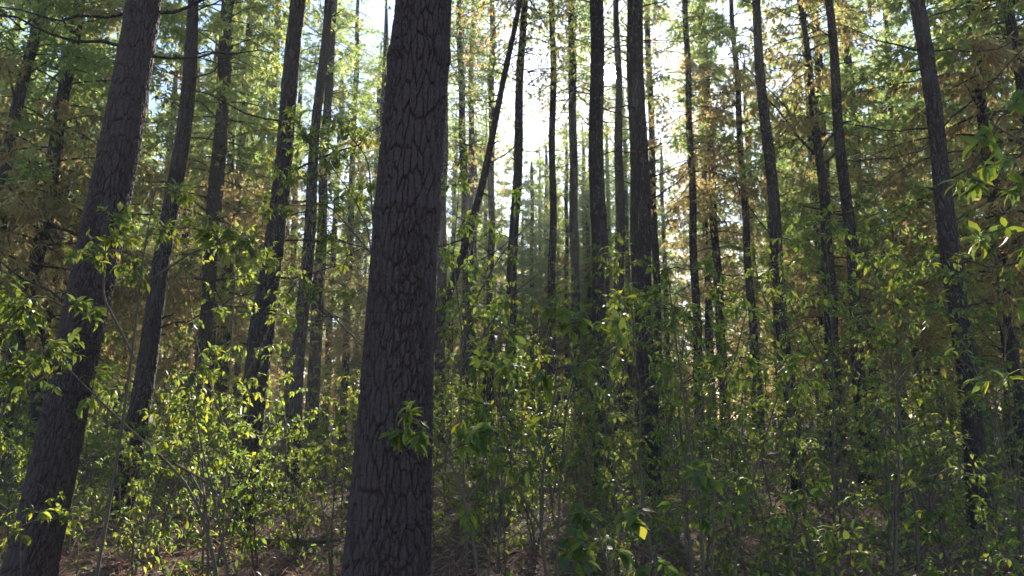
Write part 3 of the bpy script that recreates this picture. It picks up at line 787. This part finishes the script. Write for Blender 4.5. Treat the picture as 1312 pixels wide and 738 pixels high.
# the rest of the understorey: six kinds, then copies
kinds = [(31, 2.6, 18, .27, .066, .035, 20, .22, 1), (32, 1.9, 15, .3, .063, .035, 20, .15, 1), (33, 2.9, 20, .22, .066, .034, 19, .25, 1),
         (34, 1.5, 18, .36, .063, .035, 20, .12, 2), (35, 2.3, 24, .27, .063, .034, 18, .15, 2), (36, 1.1, 16, .4, .06, .034, 18, .08, 2), (37, 3.4, 22, .2, .066, .034, 19, .3, 1)]
PROT = []
for kk in kinds:
    sm, fm = make_sapling(*kk)
    r = thing("sapling", "", "sapling", (0, 0, 0))
    link("stem", sm, r); link("foliage", fm, r)
    PROT.append([r, kk[1], False])
sap = []
WORD = ["head-high slender sapling", "waist-high bushy sapling", "tall narrow sapling", "low spreading many-stemmed shrub", "dense twin-stemmed sapling", "knee-high leafy shrub", "very tall thin sapling"]
tries = 0
while len(sap) < 285 and tries < 9000:
    tries += 1
    y = 5.4 + 21 * rng.random() ** 1.15
    x = rng.uniform(-.74 * y - 1, .74 * y + 1)
    px, py = project((x, y, 0))
    if px < 620 and y < (6.6 if px < 430 else 8): continue
    if px < 480 and y < 10.5 and rng.random() < .35: continue
    if 560 < px < 700 and y < 7.5: continue
    if any((x - a) ** 2 + (y - b) ** 2 < (.45 + .015 * y) ** 2 for a, b, _ in sap): continue
    if any((x - a) ** 2 + (y - b) ** 2 < .5 ** 2 for a, b in named): continue
    k = int(rng.integers(0, 7))
    if px < 480 and k in (2, 6): k = 3
    if px < 480 and y < 9: k = 3 if k % 2 else 5
    if px < 1000 and px > 480 and k == 6: k = 1
    sap.append((x, y, k))
    near = min(SHORT, key=lambda q: abs(q[0] - px) + .5 * abs(q[1] - y))
    if px < 430: zn, gp = "in the sunlit yellow-green understorey between the left trunks", "saplings of the sunlit left understorey"
    elif px < 930: zn, gp = "in the hazy green understorey below the sun", "saplings of the hazy understorey below the sun"
    else: zn, gp = "in the shaded thicket under the right trunks", "saplings of the shaded right thicket"
    dist = "nearer " if y < 11 else "farther "
    lab = dist + WORD[k] + " " + zn
    gp = gp + ", " + dist.strip() + " " + WORD[k] + "s"
    loc = (x, y, float(ground_z(x, y))); rz = rng.uniform(0, 6.28); s = rng.uniform(.8, 1.2)
    nm = "shrub" if "shrub" in WORD[k] else "sapling"
    pr = PROT[k]
    if not pr[2]:
        pr[2] = True; r = pr[0]
        r.name = nm
        r.location = loc; r.rotation_euler = (0, 0, rz); r.scale = (s, s, s); r['label'] = lab; r['group'] = gp; r['category'] = nm
    else:
        dup(pr[0], nm, lab, nm, loc, rz, s, gp)

# ------------------------------------------------------------------ forest floor: litter, low growth, fallen wood
g = np.random.default_rng(77)
n = 26000
yy = 2.5 + 20 * g.random(n) ** 1.4; xx = g.uniform(-1, 1, n) * (.75 * yy + 1)
P = np.stack([xx, yy, ground_z(xx, yy) + g.uniform(.004, .05, n)], -1)
d = g.normal(size=(n, 3)) * np.array([1, 1, .35])
v, f = leaves(P, d, .075, .035, g)
o = link("leaf_litter", mk_mesh("leaf_litter", v, f, [LITTER])); o['kind'] = 'stuff'; o['label'] = 'dry brown leaf litter strewn over the forest floor'
# dry needles and stalks
n = 9000
yy = 3 + 18 * g.random(n) ** 1.3; xx = g.uniform(-1, 1, n) * (.75 * yy + 1)
P = np.stack([xx, yy, ground_z(xx, yy)], -1)
A = norm(g.normal(size=(n, 3)) * .5 + np.array([0, 0, .5]))
v, f = tufts(P, A, .28, .006, 3, g, .1)
o = link("dry_stalks", mk_mesh("dry_stalks", v, f, [LITTER])); o['kind'] = 'stuff'; o['label'] = 'dry pale stalks and grass standing in the litter'
# low leafy ground growth
nc = 2100
yy = 4.5 + 26 * g.random(nc) ** 1.2; xx = g.uniform(-1, 1, nc) * (.75 * yy + 1)
pxs = np.array([project((a, b, 0))[0] for a, b in zip(xx, yy)])
keep = (g.random(nc) < np.where(pxs < 480, np.where(yy < 7.5, .35, .9), np.where((pxs < 720) & (yy < 8), .25, 1)))
xx, yy = xx[keep], yy[keep]; nc = len(xx)
k = 16
hh = g.uniform(.1, .55, nc)
cen = np.repeat(np.stack([xx, yy, ground_z(xx, yy)], -1), k, 0)
P = cen + g.normal(size=(nc * k, 3)) * np.array([.13, .13, 0]) + np.array([0, 0, 1]) * (np.repeat(hh, k) * g.uniform(.3, 1, nc * k))[:, None]
d = g.normal(size=(nc * k, 3)); d[:, 2] -= .4
v, f = leaves(P, d, .07, .04, g)
o = link("undergrowth", mk_mesh("undergrowth", v, f, [LEAF])); o['kind'] = 'stuff'; o['label'] = 'low green ground growth between the saplings'

def fallen(label, p0, p1, r, seed):
    g = np.random.default_rng(seed)
    a = np.array([*p0, float(ground_z(*p0)) + r * .8]); b = np.array([*p1, float(ground_z(*p1)) + r * .7])
    t = np.linspace(0, 1, 12)
    pts = a + (b - a) * t[:, None] + np.cumsum(g.normal(size=(12, 3)) * np.array([.02, .02, .006]), 0)
    pts[:, 2] = np.maximum(pts[:, 2], ground_z(pts[:, 0], pts[:, 1]) + r * .5)
    acc = Acc()
    acc.tube(pts - a, np.linspace(r, r * .4, 12), 8)
    for i in range(3):
        k = g.integers(2, 10); d = norm(g.normal(size=3) * np.array([1, 1, .4]) + np.array([0, 0, .5]))
        q = pts[k] - a + d * np.linspace(0, g.uniform(.1, .5), 5)[:, None]
        acc.tube(q, np.linspace(r * .35, .003, 5), 5)
    o = link("fallen_branch", acc.mesh("fallen_branch", [TWIG]), None, a)
    o['label'] = label; o['category'] = 'fallen branch'

def gp(px, D): return (float(at(px, 525, D)[0][0]), D)
fallen("long pale fallen branch lying flat in the sunny litter left of the nearest trunk", gp(300, 9.0), gp(445, 9.2), .05, 1)
fallen("dark crooked fallen branch poking up near the bottom left of the nearest trunk", gp(380, 7.0), gp(430, 6.2), .03, 2)
fallen("thin fallen stick by the foot of the forked sapling", gp(240, 6.4), gp(280, 7.6), .02, 3)
fallen("short pale stick on the litter just right of the leaning trunk", gp(95, 9.0), gp(112, 10.2), .03, 4)
fallen("fallen limb on the shaded ground below the bent trunk", gp(900, 7.2), gp(985, 7.6), .03, 5)
fallen("pale broken stick on the dark ground under the tallest leafy sapling", gp(1130, 7.8), gp(1180, 7.7), .025, 6)
fallen("fallen twig on the bare brown patch right of the nearest trunk", gp(590, 7.5), gp(680, 8.8), .022, 7)

# ------------------------------------------------------------------ the sun finds its way between the crowns
bpy.context.view_layer.update()
V = mathutils.Vector
for it in range(60):
    dg = bpy.context.evaluated_depsgraph_get()
    blocked = None
    for ox, oz in ((0, 0), (.004, 0), (.008, 0), (.006, .005), (.006, -.005), (.010, .003)):
        dv = (V(SUN_DIR) + V((ox, 0, oz))).normalized()
        org = V(CAM)
        hit, loc, nrm, idx, ob, mw = sc.ray_cast(dg, org, dv)
        while hit and not ob.name.startswith("crown"):
            org = loc + dv * .02
            hit, loc, nrm, idx, ob, mw = sc.ray_cast(dg, org, dv)
        if hit: blocked = ob.name; break
    if not blocked: break
    ob = bpy.data.objects[blocked]                # another turn of the same crown leaves the sun free
    ob.rotation_euler[2] += .37
    bpy.context.view_layer.update()
print("sun clear after", it)
